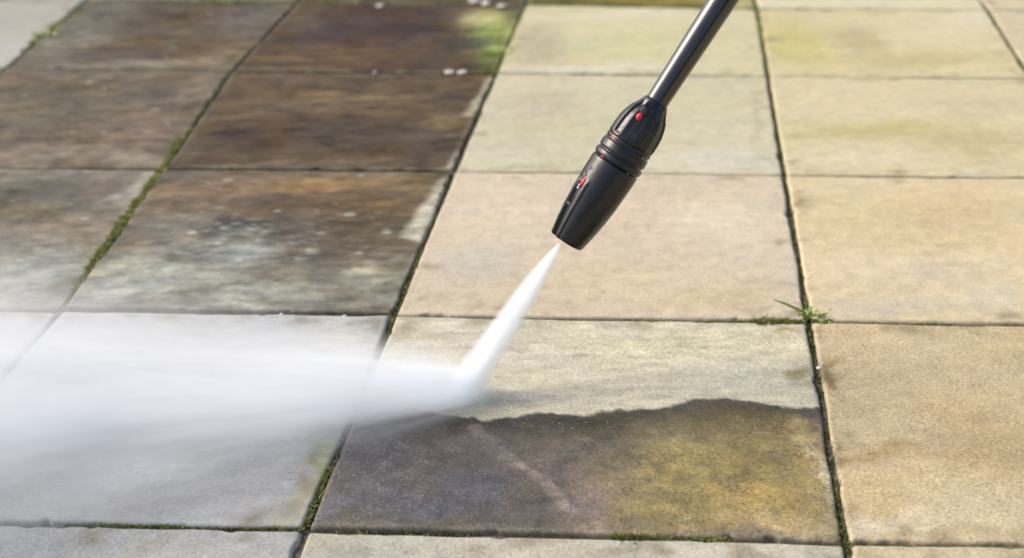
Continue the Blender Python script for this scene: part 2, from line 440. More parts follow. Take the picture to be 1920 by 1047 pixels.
def paint(slab, X, Y, ew, key):
    """Albedo, wetness and grit at the ground points X, Y; ew is the distance to the slab's edge."""
    seed = key[0] * 5 + key[1] * 13 + 203
    wx = fbm(X * 22, Y * 22, seed) * 0.055 + fbm(X * 90, Y * 60, seed + 4, 4) * 0.014
    wy = fbm(X * 22, Y * 22, seed + 31) * 0.055 + fbm(X * 90, Y * 60, seed + 8, 4) * 0.014
    col = np.ones(X.shape + (3,)) * alb(slab['base'])
    wet = np.ones_like(X) * slab.get('wet', 0.0)
    grit = np.ones_like(X) * slab.get('grit', 0.0)

    def lay(col, patches, mask=1.0, warp=1.0):
        for px, py, rx, ry, c, s in patches:
            ctr, a, b = pxm(px, py, rx, ry)
            d = ((X + wx * warp - ctr[0]) / a) ** 2 + ((Y + wy * warp - ctr[1]) / b) ** 2
            w = (s * np.exp(-0.85 * d ** 1.3) * mask)[..., None]
            col = col * (1 - w) + alb(c) * w
        return col
    small = 0.55 if key[1] <= 1 else 1.0
    col = lay(col, slab.get('patches', ()), 1.0, small)
    if slab.get('special') == 'front':
        col = lay(col, FRONT_CLEAN)
        yb = np.interp(X, WAVE_W[:, 0], WAVE_W[:, 1])
        sd = yb - Y + fbm(X * 60, Y * 60, 5, 6, .7) * 0.014          # > 0 inside the dirty part
        dm = sstep(-0.0015, 0.003, sd)
        dirty = np.ones_like(col) * alb((122, 110, 94))
        dirty = lay(dirty, FRONT_DIRTY)
        dirty = dirty * (1 - .27 * sstep(.12, -.08, X - ground(1150, 900)[0]))[..., None]
        n = fbm(X * 70, Y * 80, 9, 6, .75)
        dirty = dirty * (1 + 1.5 * n)[..., None]
        edge = np.exp(-((sd - 0.008) / 0.016) ** 2) * sstep(0.0, 0.004, sd)
        dirty = dirty * (1 - 0.52 * edge)[..., None]
        # pale ridge line scraped through the dirt
        dist = np.full(X.shape, 9.0)
        for p, q in zip(RIDGE[:-1], RIDGE[1:]):
            t = np.clip(((X - p[0]) * (q[0] - p[0]) + (Y - p[1]) * (q[1] - p[1])) / np.sum((q - p) ** 2), 0, 1)
            dist = np.minimum(dist, np.hypot(X + wx * .5 - p[0] - t * (q[0] - p[0]), Y + wy * .25 - p[1] - t * (q[1] - p[1])))
        rw = (np.clip(.26 + 1.6 * fbm(X * 90, Y * 90, 61, 5, .7), 0, .8) * np.exp(-(dist / 0.0075) ** 2))[..., None]
        dirty = dirty * (1 - rw) + alb((168, 150, 150)) * rw
        bright = np.exp(-((sd + 0.008) / 0.008) ** 2)[..., None] * 0.35
        col = col * (1 - bright) + alb((224, 212, 186)) * bright
        # green-yellow flow lines in the washed part
        fl = fbm(X * 34 + Y * 12, Y * 130, 77, 5)
        col = col * (1 + 0.55 * fl)[..., None]
        crack = sstep(0.055, 0.0, np.abs(fbm(X * 9 + .3, Y * 40, 21, 3) - 0.05)) * sstep(0.15, 0.3, fbm(X * 14, Y * 30, 22, 3) + 0.15)
        col = col * (1 - 0.18 * crack)[..., None]
        col = col * (1 - dm[..., None]) + dirty * dm[..., None]
        wet = np.maximum(wet, dm * 0.65)
        grit = grit + dm * 0.55
    # streaks of grime lying along the rows
    st = slab.get('streak', 0.1)
    s1 = fbm(X * 9, Y * (44 if st > .4 else 30), seed + 50, 6, .62)
    s2 = fbm(X * 30, Y * 120, seed + 60, 5, .6)
    s3 = fbm(X * 55, Y * 55, seed + 70, 4, .6)
    f = 1 + st * (0.95 * s1 + 0.60 * s2 + 0.3 * s3)
    col = col * np.clip(f, 0.35, 1.9)[..., None]
    # blotches of warm and cool
    h = fbm(X * 12, Y * 20, seed + 90, 4)[..., None] * (0.09 + 0.16 * st)
    col = col * (1 + h * np.array([0.7, 0.1, -0.8]))
    # strips already washed clean, with a crisp outline
    for poly, c in slab.get('strips', ()):
        pw = np.array([ground(*q) for q in poly])
        d = np.full(X.shape, 9.0)
        ins = np.zeros(X.shape, bool)
        xx_, yy_ = X + wx * .26, Y + wy * .26
        for p, q in zip(pw, np.roll(pw, -1, 0)):
            t = np.clip(((xx_ - p[0]) * (q[0] - p[0]) + (yy_ - p[1]) * (q[1] - p[1])) / np.sum((q - p) ** 2), 0, 1)
            d = np.minimum(d, np.hypot(xx_ - p[0] - t * (q[0] - p[0]), yy_ - p[1] - t * (q[1] - p[1])))
            cr_ = ((p[1] > yy_) != (q[1] > yy_)) & (xx_ < (q[0] - p[0]) * (yy_ - p[1]) / (q[1] - p[1] + 1e-12) + p[0])
            ins ^= cr_
        sdp = np.where(ins, d, -d)
        w = (sstep(-0.006, 0.006, sdp) * 0.88)[..., None]
        col = col * (1 - w) + alb(c) * w * (1 + 0.3 * fbm(X * 30, Y * 50, seed + 33, 4))[..., None]
    for px, py, rx, ry, n, r0, r1 in slab.get('sheen_blots', ()):  # white mottle of wet reflections, painted into the colour
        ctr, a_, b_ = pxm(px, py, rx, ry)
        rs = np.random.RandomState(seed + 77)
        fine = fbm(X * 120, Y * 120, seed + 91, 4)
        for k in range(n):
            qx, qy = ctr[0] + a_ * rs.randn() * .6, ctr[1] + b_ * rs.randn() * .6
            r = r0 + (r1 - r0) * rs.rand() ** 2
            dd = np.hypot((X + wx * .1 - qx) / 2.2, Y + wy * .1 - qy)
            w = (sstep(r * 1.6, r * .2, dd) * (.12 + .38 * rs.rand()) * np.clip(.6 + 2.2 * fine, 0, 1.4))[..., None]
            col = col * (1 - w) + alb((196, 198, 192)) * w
    # patches of standing water film
    wet = np.clip(wet * (.75 + 1.9 * fbm(X * 14, Y * 18, seed + 140, 4)), 0, 1)
    # lichen spots; on the rust slab, wet reflections painted as pale spots
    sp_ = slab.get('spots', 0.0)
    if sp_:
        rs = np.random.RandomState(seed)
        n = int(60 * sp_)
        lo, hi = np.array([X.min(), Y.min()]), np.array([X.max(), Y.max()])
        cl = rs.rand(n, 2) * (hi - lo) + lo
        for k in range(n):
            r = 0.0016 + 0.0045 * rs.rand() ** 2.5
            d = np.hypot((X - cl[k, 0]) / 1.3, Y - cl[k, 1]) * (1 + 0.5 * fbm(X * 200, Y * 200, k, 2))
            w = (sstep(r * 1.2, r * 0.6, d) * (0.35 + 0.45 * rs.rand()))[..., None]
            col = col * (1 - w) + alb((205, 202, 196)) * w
    # rubbed pale arris with dirt inside it
    e1 = np.exp(-(ew / 0.006) ** 2) * (0.5 + 1.0 * fbm(X * 40, Y * 40, seed + 7, 3))
    w = np.clip(e1 * (0.55 if st > .4 else 0.3), 0, 1)[..., None]
    col = col * (1 - w) + alb((196, 184, 168)) * w
    e2 = np.clip(np.exp(-((ew - 0.012) / 0.014) ** 2) * (fbm(X * 30, Y * 30, seed + 17, 4) - (0.02 if key[1] > 3 or st > .4 else .10)) * 2.4, 0, .5)[..., None]
    col = col * (1 - e2) + alb((120, 104, 66)) * e2
    if st >= .5:
        mott = fbm(X * 38, Y * 60, seed + 120, 6, .7)
        col = col * np.clip(1 + 1.5 * mott, .45, 1.8)[..., None]
        col = np.maximum(col * np.array([.86, .88, .83]) - np.array([.024, .021, .016]), col * .22)
    return np.clip(col, 0.004, 0.8), np.clip(wet, 0, 1), np.clip(grit, 0, 1.5)


def slab_arrays(i, j, step, key, slab, gap=0.0029):
    """Verts, faces and paint for the slab left of column joint i and in front of row joint j - 1."""
    c = [joint(i - 1, j - 1), joint(i, j - 1), joint(i, j), joint(i - 1, j)]       # far-left, far-right, near-right, near-left
    seed = key[0] * 7 + key[1] * 11 + 240
    L = np.linalg.norm(c[1] - c[0])
    H = np.linalg.norm(c[3] - c[0])

    def params(n_len):
        e = np.array([0, .0003, .0008, .0015, .0024, .0036, .005, .007, .0095])
        mid = np.arange(.0125, n_len - .0125, step)
        return np.concatenate([e, mid, (n_len - e)[::-1]]) / n_len
    u, v = np.meshgrid(params(L - 2 * gap), params(H - 2 * gap))
    gap_n = 0.0058 if i <= 2 and 1 <= j <= 3 and key in SLABS else gap       # wider, emptier row joints between the dirty slabs
    gap_f = 0.0040 if i <= 2 and 2 <= j <= 3 and key in SLABS else gap
    gu, gv = gap / L, gap / H
    U, V = gu + u * (1 - 2 * gu), gap_f / H + v * (1 - (gap_f + gap_n) / H)
    P = ((1 - U) * (1 - V))[..., None] * c[0] + (U * (1 - V))[..., None] * c[1] + (U * V)[..., None] * c[2] + ((1 - U) * V)[..., None] * c[3]
    X, Y = P[..., 0].copy(), P[..., 1].copy()
    eu, ev = np.minimum(u, 1 - u) * L, np.minimum(v, 1 - v) * H
    # wavering, slightly chipped outline
    ax, ay = (c[1] - c[0]) / L, (c[3] - c[0]) / H
    wob = lambda q, s: np.maximum(fbm(q * 14, q * 0 + s, s, 4) * 0.0040 + np.maximum(fbm(q * 55, q * 0 + s, s + 2, 3) - .12, 0) * 0.016, -0.0014)
    for (dist, q, n, s) in ((u * L, V * H, ax, 1), ((1 - u) * L, V * H, -ax, 2), (v * H, U * L, ay, 3), ((1 - v) * H, U * L, -ay, 4)):
        k = wob(q + i * 3.1 + j * 1.7, seed + s) * np.exp(-dist / 0.010)
        X += n[0] * k
        Y += n[1] * k
    # round the corners
    ew = np.minimum(eu, ev)
    r = 0.0034 + 0.0018 * fbm(X * 25, Y * 25, seed + 5, 3)
    cx, cyy = np.clip(r - eu, 0, None), np.clip(r - ev, 0, None)
    q = np.clip(np.sqrt(cx ** 2 + cyy ** 2), 0, r)
    Z = -(r - np.sqrt(np.maximum(r * r - q * q, 0)))
    Z = np.maximum(Z, -0.008)
    Z += 0.0022 * fbm(X * 7, Y * 9, seed + 1, 3) + 0.0013 * fbm(X * 30, Y * 46, seed + 2, 5)
    rs = np.random.RandomState(seed)
    Z += (u - .5) * rs.uniform(-.0016, .0016) + (v - .5) * rs.uniform(-.0016, .0016) + rs.uniform(-.001, .0008)
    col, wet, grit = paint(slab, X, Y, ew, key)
    if slab.get('special') == 'front':
        for p, qq in zip(RIDGE[:-1], RIDGE[1:]):
            t = np.clip(((X - p[0]) * (qq[0] - p[0]) + (Y - p[1]) * (qq[1] - p[1])) / np.sum((qq - p) ** 2), 0, 1)
            d = np.hypot(X - p[0] - t * (qq[0] - p[0]), Y - p[1] - t * (qq[1] - p[1]))
            Z = np.maximum(Z, Z + 0.0012 * np.exp(-(d / 0.006) ** 2) * (t > 0) * (t < 1))
    nr, nc = X.shape
    idx = np.arange(nr * nc).reshape(nr, nc)
    quads = np.stack([idx[:-1, :-1], idx[1:, :-1], idx[1:, 1:], idx[:-1, 1:]], -1).reshape(-1, 4)
    top = np.stack([X, Y, Z], -1).reshape(-1, 3)
    rim = np.concatenate([idx[0, :-1], idx[:-1, -1], idx[-1, :0:-1], idx[:0:-1, 0]])
    low = top[rim].copy()
    low[:, 2] = -0.034
    nb = len(top) + np.arange(len(rim))
    nx = np.roll(np.arange(len(rim)), -1)
    side = np.stack([rim, rim[nx], nb[nx], nb], -1)
    verts = np.concatenate([top, low])
    fl = lambda a: np.concatenate([a.reshape(-1), a.reshape(-1)[rim]])
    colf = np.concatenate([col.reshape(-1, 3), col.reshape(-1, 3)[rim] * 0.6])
    return verts, np.concatenate([quads, side]), colf, fl(wet), fl(grit), [int(k) for k in nb[::-1]]


def make_mesh(name, parts, material):
    off, V, F, C, W, G, caps = 0, [], [], [], [], [], []
    for v, f, c, w, g, cap in parts:
        V.append(v); F.append(f + off); C.append(c); W.append(w); G.append(g)
        caps.append([k + off for k in cap])
        off += len(v)
    V, F, C, W, G = map(np.concatenate, (V, F, C, W, G))
    me = bpy.data.meshes.new(name)
    nl = len(F) * 4 + sum(len(c) for c in caps)
    me.vertices.add(len(V)); me.loops.add(nl); me.polygons.add(len(F) + len(caps))
    me.vertices.foreach_set('co', V.astype(np.float32).ravel())
    me.loops.foreach_set('vertex_index', np.concatenate([F.ravel()] + [np.array(c) for c in caps]).astype(np.int32))
    starts = list(np.arange(len(F)) * 4)
    s = len(F) * 4
    for c in caps:
        starts.append(s); s += len(c)
    me.polygons.foreach_set('loop_start', np.array(starts, dtype=np.int32))
    me.update(calc_edges=True)
    me.validate()
    a = me.attributes.new('stone_colour', 'FLOAT_COLOR', 'POINT')
    a.data.foreach_set('color', np.concatenate([C, np.ones((len(C), 1))], 1).astype(np.float32).ravel())
    for nm, d in (('wet', W), ('speck', G)):
        a = me.attributes.new(nm, 'FLOAT', 'POINT')
        a.data.foreach_set('value', d.astype(np.float32))
    me.shade_smooth()
    me.materials.append(material)
    o = bpy.data.objects.new(name, me)
    COL.objects.link(o)
    return o


# ------------------------------------------------------------------ ground sheet and paving
def ground_sheet():
    bm = bmesh.new()
    rs = [(-60, -60), (60, -60), (60, 120), (-60, 120)]
    bm.faces.new([bm.verts.new((x, y, -0.0058)) for x, y in rs])
    me = bpy.data.meshes.new('ground')
    bm.to_mesh(me); bm.free()
    me.materials.append(M_SAND)
    o = bpy.data.objects.new('ground', me)
    COL.objects.link(o)
    tag(o, kind='structure')


ground_sheet()
for key, s in SLABS.items():
    if not s: continue
    i, j = key
    step = 0.0024 if j >= 3 else 0.0042
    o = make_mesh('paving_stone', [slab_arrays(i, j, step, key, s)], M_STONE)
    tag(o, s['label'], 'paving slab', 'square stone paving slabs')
margin = []
for j in range(-6, 10):
    for i in range(-3, 9):
        if SLABS.get((i, j)): continue
        rs = np.random.RandomState(i * 31 + j * 17 + 900)
        if i <= 2 and j <= 3: base = (128 + 20 * rs.rand(), 110 + 14 * rs.rand(), 90 + 10 * rs.rand())
        else: base = (206 + 12 * rs.rand(), 192 + 8 * rs.rand(), 164 + 10 * rs.rand())
        margin.append(slab_arrays(i, j, 0.02, (i, j), dict(base=base, streak=.6 if i <= 2 and j <= 3 else .2, grit=.2)))
tag(make_mesh('pavement', margin, M_STONE), kind='structure')


# ------------------------------------------------------------------ moss in the joints
class Blades:
    def __init__(self): self.v, self.f, self.t = [], [], []

    def blade(self, p, d, w, tone, bend=0.0, seg=1):
        """A thin leaf from p along d, width w, two sides of it at right angles to d."""
        p, d = Vector(p), Vector(d)
        s = d.cross(Vector((random.uniform(-1, 1), random.uniform(-1, 1), .3)))
        s = s.normalized() * w * .5 if s.length > 1e-9 else Vector((w, 0, 0))
        b = len(self.v)
        pts = []
        for k in range(seg + 1):
            t = k / seg
            q = p + d * t + Vector((0, 0, -bend * t * t))
            wk = (1 - t ** 1.6) * (0.6 + 0.8 * min(1, t * 3)) if seg > 1 else (1 - t * .9)
            pts += [q - s * wk, q + s * wk]
        self.v += [tuple(q) for q in pts]
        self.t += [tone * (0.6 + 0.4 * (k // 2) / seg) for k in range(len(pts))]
        for k in range(seg):
            self.f.append((b + 2 * k, b + 2 * k + 1, b + 2 * k + 3, b + 2 * k + 2))

    def build(self, name, material, parent=None, origin=(0, 0, 0)):
        me = bpy.data.meshes.new(name)
        org = Vector(origin)
        me.from_pydata([tuple(Vector(q) - org) for q in self.v], [], self.f)
        a = me.attributes.new('tone', 'FLOAT', 'POINT')
        a.data.foreach_set('value', np.clip(np.array(self.t, np.float32), 0, 1))
        me.materials.append(material)
        o = bpy.data.objects.new(name, me)
        COL.objects.link(o)
        if parent: o.parent = parent
        else: o.location = org
        return o


random.seed(11)
moss = Blades()


def moss_run(p0, p1, n, width, height, tone, spread=1.0, zb=None):
    """Moss along the ground line between two photo pixels."""
    if zb is None: zb = -0.0052 + 0.0034 * max(0.0, min(1.0, (tone - .3) / .5))
    a, b = ground(*p0), ground(*p1)
    d = b - a
    L = np.linalg.norm(d)
    nrm = np.array([-d[1], d[0]]) / L
    ph = random.uniform(0, 50)
    k = 0
    while k < n:
        t = random.random()
        cl = float(fbm(np.array([t * L * 42 + ph]), np.array([ph]), 3, 3)[0]) + 0.5
        if random.random() > cl * 1.5 - .15: continue
        k += 1
        w = width * (0.35 + cl)
        q = a + d * t + nrm * random.gauss(0, w * .5)
        h = .5 * height * (0.4 + cl) * random.uniform(.5, 1.2)
        dirv = (random.gauss(0, .8) * h * spread, random.gauss(0, .8) * h * spread, h)
        moss.blade((q[0], q[1], zb), dirv, random.uniform(.0012, .0024), min(1, max(0, random.gauss(tone, .2))))


V1 = [(554, 6), (489, 65), (434, 133), (340, 258), (305, 317), (245, 396), (197, 461), (116, 582)]
for (a, b, n, tn) in ((0, 1, 150, .25), (1, 2, 300, .3), (2, 3, 900, .5), (3, 4, 1000, .75), (4, 5, 2000, .9), (5, 6, 1700, .88), (6, 7, 1900, .8)):
    moss_run(V1[a], V1[b], n, .0045, .008, tn)
V2 = [(985, 9), (930, 138), (851, 321), (793, 464), (741, 590), (707, 664), (647, 806), (577, 985)]
for (a, b, n, tn) in ((0, 1, 700, .75), (1, 2, 250, .35), (2, 3, 250, .3), (3, 4, 800, .45), (4, 5, 250, .3), (5, 6, 120, .3), (6, 7, 200, .35)):
    moss_run(V2[a], V2[b], n, .003, .0065, tn)
moss_run((618, 872), (566, 985), 900, .0036, .0055, .72, 1.3, -.003)
V3 = [(1417, 0), (1426, 61), (1440, 141), (1456, 235), (1471, 329), (1500, 480), (1516, 598), (1545, 794), (1562, 904), (1590, 1047)]
for (a, b, n, tn) in ((0, 1, 700, .75), (1, 2, 400, .5), (2, 3, 450, .4), (3, 4, 300, .4), (4, 5, 220, .3), (5, 6, 250, .4), (6, 7, 250, .22), (7, 8, 200, .2), (8, 9, 900, .3)):
    moss_run(V3[a], V3[b], n, .0032, .0068, tn)
moss_run((150, 14), (40, 98), 900, .005, .012, .85)
moss_run((60, 84), (0, 140), 250, .004, .008, .5)
moss_run((1850, 14), (1920, 126), 500, .004, .008, .5)
moss_run((1000, 597), (1220, 600), 700, .0035, .0075, .32)
moss_run((1220, 601), (1420, 602), 1200, .0035, .008, .45)
moss_run((1420, 602), (1505, 602), 900, .004, .0095, .62)
moss_run((1590, 605), (1800, 608), 600, .003, .007, .35)
moss_run((1880, 610), (1925, 611), 260, .003, .008, .5)
moss_run((760, 592), (960, 595), 250, .003, .006, .25)
moss_run((120, 980), (400, 985), 700, .0026, .005, .6, 1.2, -.0035)
moss_run((400, 985), (570, 991), 500, .0028, .0068, .45)
moss_run((620, 994), (900, 997), 300, .0026, .006, .3)
moss_run((1150, 1005), (1290, 1009), 700, .003, .008, .62)
moss_run((1290, 1009), (1365, 1011), 600, .0030, .0065, .7, 1.2, -.0035)
moss_run((1830, 1027), (1925, 1031), 600, .0030, .0065, .62, 1.2, -.0035)
moss_run((1600, 1019), (1830, 1027), 250, .0025, .006, .25)
moss_run((860, 137), (930, 138), 500, .005, .010, .55)
moss_run((560, 4), (985, 9), 800, .006, .009, .25)
moss_run((985, 8), (1330, 14), 2500, .010, .014, .42)
moss_run((230, 1), (640, 5), 900, .006, .010, .55)
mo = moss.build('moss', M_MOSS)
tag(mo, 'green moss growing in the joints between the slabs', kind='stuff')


# ------------------------------------------------------------------ tufts and weeds
def empty(name, loc, label, cat, group=None):
    o = bpy.data.objects.new(name, None)
    o.empty_display_size = .05
    COL.objects.link(o)
    o.location = loc
    return tag(o, label, cat, group)


def tuft(px, py, n, rad, hgt, tone, label, lean=(0, 0), wid=.0022):
    g = ground(px, py)
    b = Blades()
    for _ in range(n):
        a, r = random.uniform(0, 6.283), rad * random.random() ** .6
        h = hgt * random.uniform(.5, 1.15)
        d = (math.cos(a) * h * random.uniform(.2, .9) + lean[0] * h, math.sin(a) * h * random.uniform(.2, .9) + lean[1] * h, h)
        b.blade((g[0] + math.cos(a) * r, g[1] + math.sin(a) * r * .8, -.008), d, wid * random.uniform(.6, 1.3), random.gauss(tone, .18), h * .25, 3)
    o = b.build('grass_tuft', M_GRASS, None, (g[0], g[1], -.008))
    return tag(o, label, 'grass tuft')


tuft(938, 60, 2000, .075, .011, .85, 'flat bright green grass tuft at the corner where dark and clean slabs meet', (-.3, .1), .003)
tuft(940, 100, 260, .022, .018, .6, 'small deep green grass tuft just in front of the flat yellow green one', (-.3, .1))
tuft(84, 68, 120, .014, .022, .62, 'small bright green weed in the joint near the far left corner')
tuft(408, 4, 130, .034, .018, .35, 'low green tuft at the back edge behind the left brown slab')
tuft(655, 8, 60, .02, .012, .3, 'faint low tuft at the back edge beside a single white pebble')

wg = ground(1524, 598)
weed = empty('weed', (wg[0], wg[1], -.008), 'small green weed with one long blade at the joint crossing on the right', 'weed')
b = Blades()
for _ in range(280):
    t = random.random()
    q = ground(1512 + t * 44, 588 + t * 14 + random.gauss(0, 2.5))
    h = .0085 * random.uniform(.4, 1.2) * (1.15 - .5 * t)
    b.blade((q[0] - wg[0], q[1] - wg[1], .003), (random.gauss(0, .9) * h, random.gauss(0, .9) * h, h * .9), .0042 * random.uniform(.6, 1.2), random.gauss(.42, .2), 0, 3)
b.build('leaves', M_GRASS, weed)
b = Blades()
p0 = ground(1511, 585); p1 = ground(1447, 561, .012)
random.seed(5)
for dx in (0, .0009, -.0009):
    b.blade((p0[0] - wg[0], p0[1] - wg[1] + dx, .006), (p1[0] - p0[0], p1[1] - p0[1], .018), .0034, .55, .004, 10)
b.build('grass_blade', M_GRASS, weed)


# ------------------------------------------------------------------ pebbles
def pebble(px, py, r, label, z=None, flat=.4):
    g = ground(px, py)
    bm = bmesh.new()
    bmesh.ops.create_icosphere(bm, subdivisions=3, radius=r)
    s = random.uniform(0, 40)
    for v in bm.verts:
        n = float(fbm(np.array([v.co.x / r * 1.1 + s]), np.array([v.co.y / r * 1.1 + v.co.z / r + s]), 2, 3)[0])
        v.co *= 1 + n * .9
        v.co.z *= flat
        v.co.x *= 1.3
    for f in bm.faces: f.smooth = True
    me = bpy.data.meshes.new('pebble')
    bm.to_mesh(me); bm.free()
    me.materials.append(M_PEBBLE)
    o = bpy.data.objects.new('pebble', me)
    COL.objects.link(o)
    o.location = (g[0], g[1], r * flat * .5 if z is None else z)
    o.rotation_euler = (0, 0, random.uniform(0, 6))
    return tag(o, label, 'pebble', 'small white pebbles in the joints')


pebble(844, 137, .0062, 'white pebble on the row joint, left one of the close pair beside the grass tuft')
pebble(868, 137, .0060, 'white pebble on the row joint, right one of the close pair beside the grass tuft')
pebble(703, 137, .0032, 'small dull white pebble alone on the row joint between two dark brown slabs')
pebble(712, 13, .0066, 'white pebble at the back edge near the middle of the darkest slab')
pebble(890, 5, .0092, 'largest white pebble at the back edge, left of a smaller one')
pebble(912, 8, .0085, 'broad white pebble touching the largest one at the back edge')
pebble(940, 13, .0075, 'white pebble nearest the grass tuft at the back edge')
pebble(1537, 688, .0030, 'tiny white splash in the column joint beside the dark smudge', z=-.001)  # a white splash, modelled with the pebble mesh
pebble(527, 588, .0018, 'tiny white pebble in the joint under the rust brown slab, left of its twin', z=-.001)
pebble(645, 591, .0018, 'tiny white pebble in the joint under the rust brown slab, right of its twin', z=-.001)


# ------------------------------------------------------------------ pressure washer lance
R_CAM = np.array(cam.matrix_world.to_3x3())
CAM_P = np.array([0, 0, CAM_H])


def cam_pt(px, py, depth):
    return CAM_P + cam_ray(px, py) * depth


imp = ground(853, 752)
IMP = np.array([imp[0], imp[1], 0.0])
depth0 = float(-(R_CAM.T @ (IMP - CAM_P))[2])
LEAN = 0.16                                                    # how far the lance leans towards the camera
# slide along the view depth until the tip is on its pixel and the line leans by LEAN
tip_depth = depth0 - LEAN * (350 / FPX) * depth0
TIP = cam_pt(1062, 452, tip_depth)
ORI = cam_pt(1050, 458, tip_depth + .004)
TOP = cam_pt(1062 + 0.5455 * 560, 452 - 0.838 * 560, tip_depth - LEAN * (560 / FPX) * depth0)
AX = Vector(TOP - TIP).normalized()
PX = tip_depth / FPX                                           # metres per photo pixel at the tip
view = Vector(CAM_P - TIP).normalized()
zx = AX
yx = (view - zx * view.dot(zx)).normalized()                   # local -Y... the side facing the camera
xx = yx.cross(zx).normalized()                                 # across
if xx.dot(Vector(R_CAM @ np.array([1, 0, 0]))) < 0: xx = -xx
LM = Matrix(((xx.x, yx.x, zx.x, TIP[0]), (xx.y, yx.y, zx.y, TIP[1]), (xx.z, yx.z, zx.z, TIP[2]), (0, 0, 0, 1)))
root = empty('pressure_washer_lance', (0, 0, 0), 'black pressure washer lance with red marked nozzle head held above the paving', 'lance')
root.matrix_world = LM if LM.to_3x3().determinant() > 0 else LM @ Matrix.Diagonal((-1, 1, 1, 1))
MIRROR = LM.to_3x3().determinant() < 0


def loc_xy(s_px, r):
    return s_px


def mesh_obj(name, bm, mat, parent, smooth=True):
    for f in bm.faces: f.smooth = smooth
    bmesh.ops.recalc_face_normals(bm, faces=bm.faces)
    me = bpy.data.meshes.new(name)
    bm.to_mesh(me); bm.free()
    me.materials.append(mat)
    o = bpy.data.objects.new(name, me)
    COL.objects.link(o)
    o.parent = parent
    return o


def lathe(name, prof, mat, parent, rfun=None, nt=96, sub=6, cap0=True, cap1=True, bulk=1.0):
    """prof: (t, r) in photo pixels along the axis from the tip; theta 0 faces the camera, positive to the right."""
    bm = bmesh.new()
    ts, rr = [], []
    prof = [(t, r * (bulk if 18 < t < 290 else 1)) for t, r in prof]
    for (a, ra), (b_, rb) in zip(prof[:-1], prof[1:]):
        n = max(1, int(abs(b_ - a) / sub))
        for k in range(n):
            ts.append(a + (b_ - a) * k / n); rr.append(ra + (rb - ra) * k / n)
    ts.append(prof[-1][0]); rr.append(prof[-1][1])
    rings = []
    for t, r in zip(ts, rr):
        ring = []
        for k in range(nt):
            th = 2 * math.pi * k / nt - math.pi
            q = rfun(t, th, r) if rfun else r
            x = math.sin(th) * q * PX * (-1 if MIRROR else 1)
            ring.append(bm.verts.new((x, math.cos(th) * q * PX, t * PX)))
        rings.append(ring)
    for a, b_ in zip(rings[:-1], rings[1:]):
        for k in range(nt):
            bm.faces.new((a[k], a[(k + 1) % nt], b_[(k + 1) % nt], b_[k]))
    if cap0: bm.faces.new(rings[0])
    if cap1: bm.faces.new(rings[-1])
    return mesh_obj(name, bm, mat, parent)


def S(a, b, x):
    t = min(1, max(0, (x - a) / (b - a)))
    return t * t * (3 - 2 * t)


def sleeve_r(t, th, r):
    d = (math.degrees(th) + 52)
    m = S(13, 8, abs(d)) * S(112, 100, t)                       # the long slot
    r -= 6.5 * m
    r += 2.0 * S(26, 20, abs(d)) * S(9, 14, abs(d)) * S(122, 112, t)     # raised rim round it
    return r


sleeve = lathe('nozzle_sleeve', [(8, 24), (1, 27), (-1, 30), (0, 32.5), (3, 33.8), (30, 38), (60, 42), (95, 45.2), (130, 46.4), (160, 46.8), (166, 46.6), (169, 45.5), (170, 43)],
               M_BODY, root, sleeve_r, nt=192, sub=3, cap0=False, cap1=True, bulk=1.025)
lathe('nozzle_tip', [(14, 5), (4, 5), (2, 8), (3, 14), (8, 16), (9, 25.5)], M_METAL, sleeve, sub=2, cap0=True, cap1=False)


def groove_r(t, th, r):
    return r


ringp = []
for t, r in ((168, 42), (171, 43.5), (173, 46), (176, 46.8), (182, 46.8), (184, 46), (185, 43.6), (187.5, 43.4), (189, 45.6), (192, 46.2), (203, 45.6), (206, 44.8), (207, 43), (209, 42.8), (210.5, 44.2), (214, 44.8), (217, 44), (219, 41)):
    ringp.append((t, r))
ring = lathe('grip_ring', ringp, M_BODY, root, nt=128, sub=2, bulk=1.04)


def collar_r(t, th, r):
    d = math.degrees(th)
    w = S(218, 228, t) * S(304, 288, t)
    # recessed strips each side of raised flutes, repeated round the bell
    for c0, hw, dep in ((-44, 8, 4.5), (-27, 5, -1.2), (20, 4, -1.4), (60, 10, 3.0), (110, 10, 3.5), (170, 10, 3.5), (-100, 12, 3.5)):
        m = S(hw + 5, hw - 2, abs(d - c0))
        r -= dep * m * w
    # flat thumb panel facing up-left
    m = S(20, 10, abs(d + 12))
    r -= 1.6 * m * w
    return r


collar = lathe('collar', [(214, 40), (219, 43.6), (222, 44.6), (240, 44.6), (255, 43.2), (268, 40.4), (280, 36), (290, 31.4), (298, 27.5), (304, 24.6), (307, 23), (309, 21)],
               M_BODY, root, collar_r, nt=192, sub=3, bulk=1.05)
lathe('lance_tube', [(296, 20.8), (310, 21.2), (420, 23.4), (560, 25.6), (700, 27), (1300, 30), (1306, 28)], M_TUBE, root, nt=96, sub=8)


def surf(t, s, prof_r, lift=0.0):
    """Point on the camera side of the lance: axis position t, sideways s (photo pixels), radius prof_r."""
    th = math.asin(max(-1, min(1, s / prof_r)))
    r = (prof_r + lift) * PX
    x = math.sin(th) * r * (-1 if MIRROR else 1)
    n = Vector((math.sin(th) * (-1 if MIRROR else 1), math.cos(th), 0))
    return Vector((x, math.cos(th) * r, t * PX)), n


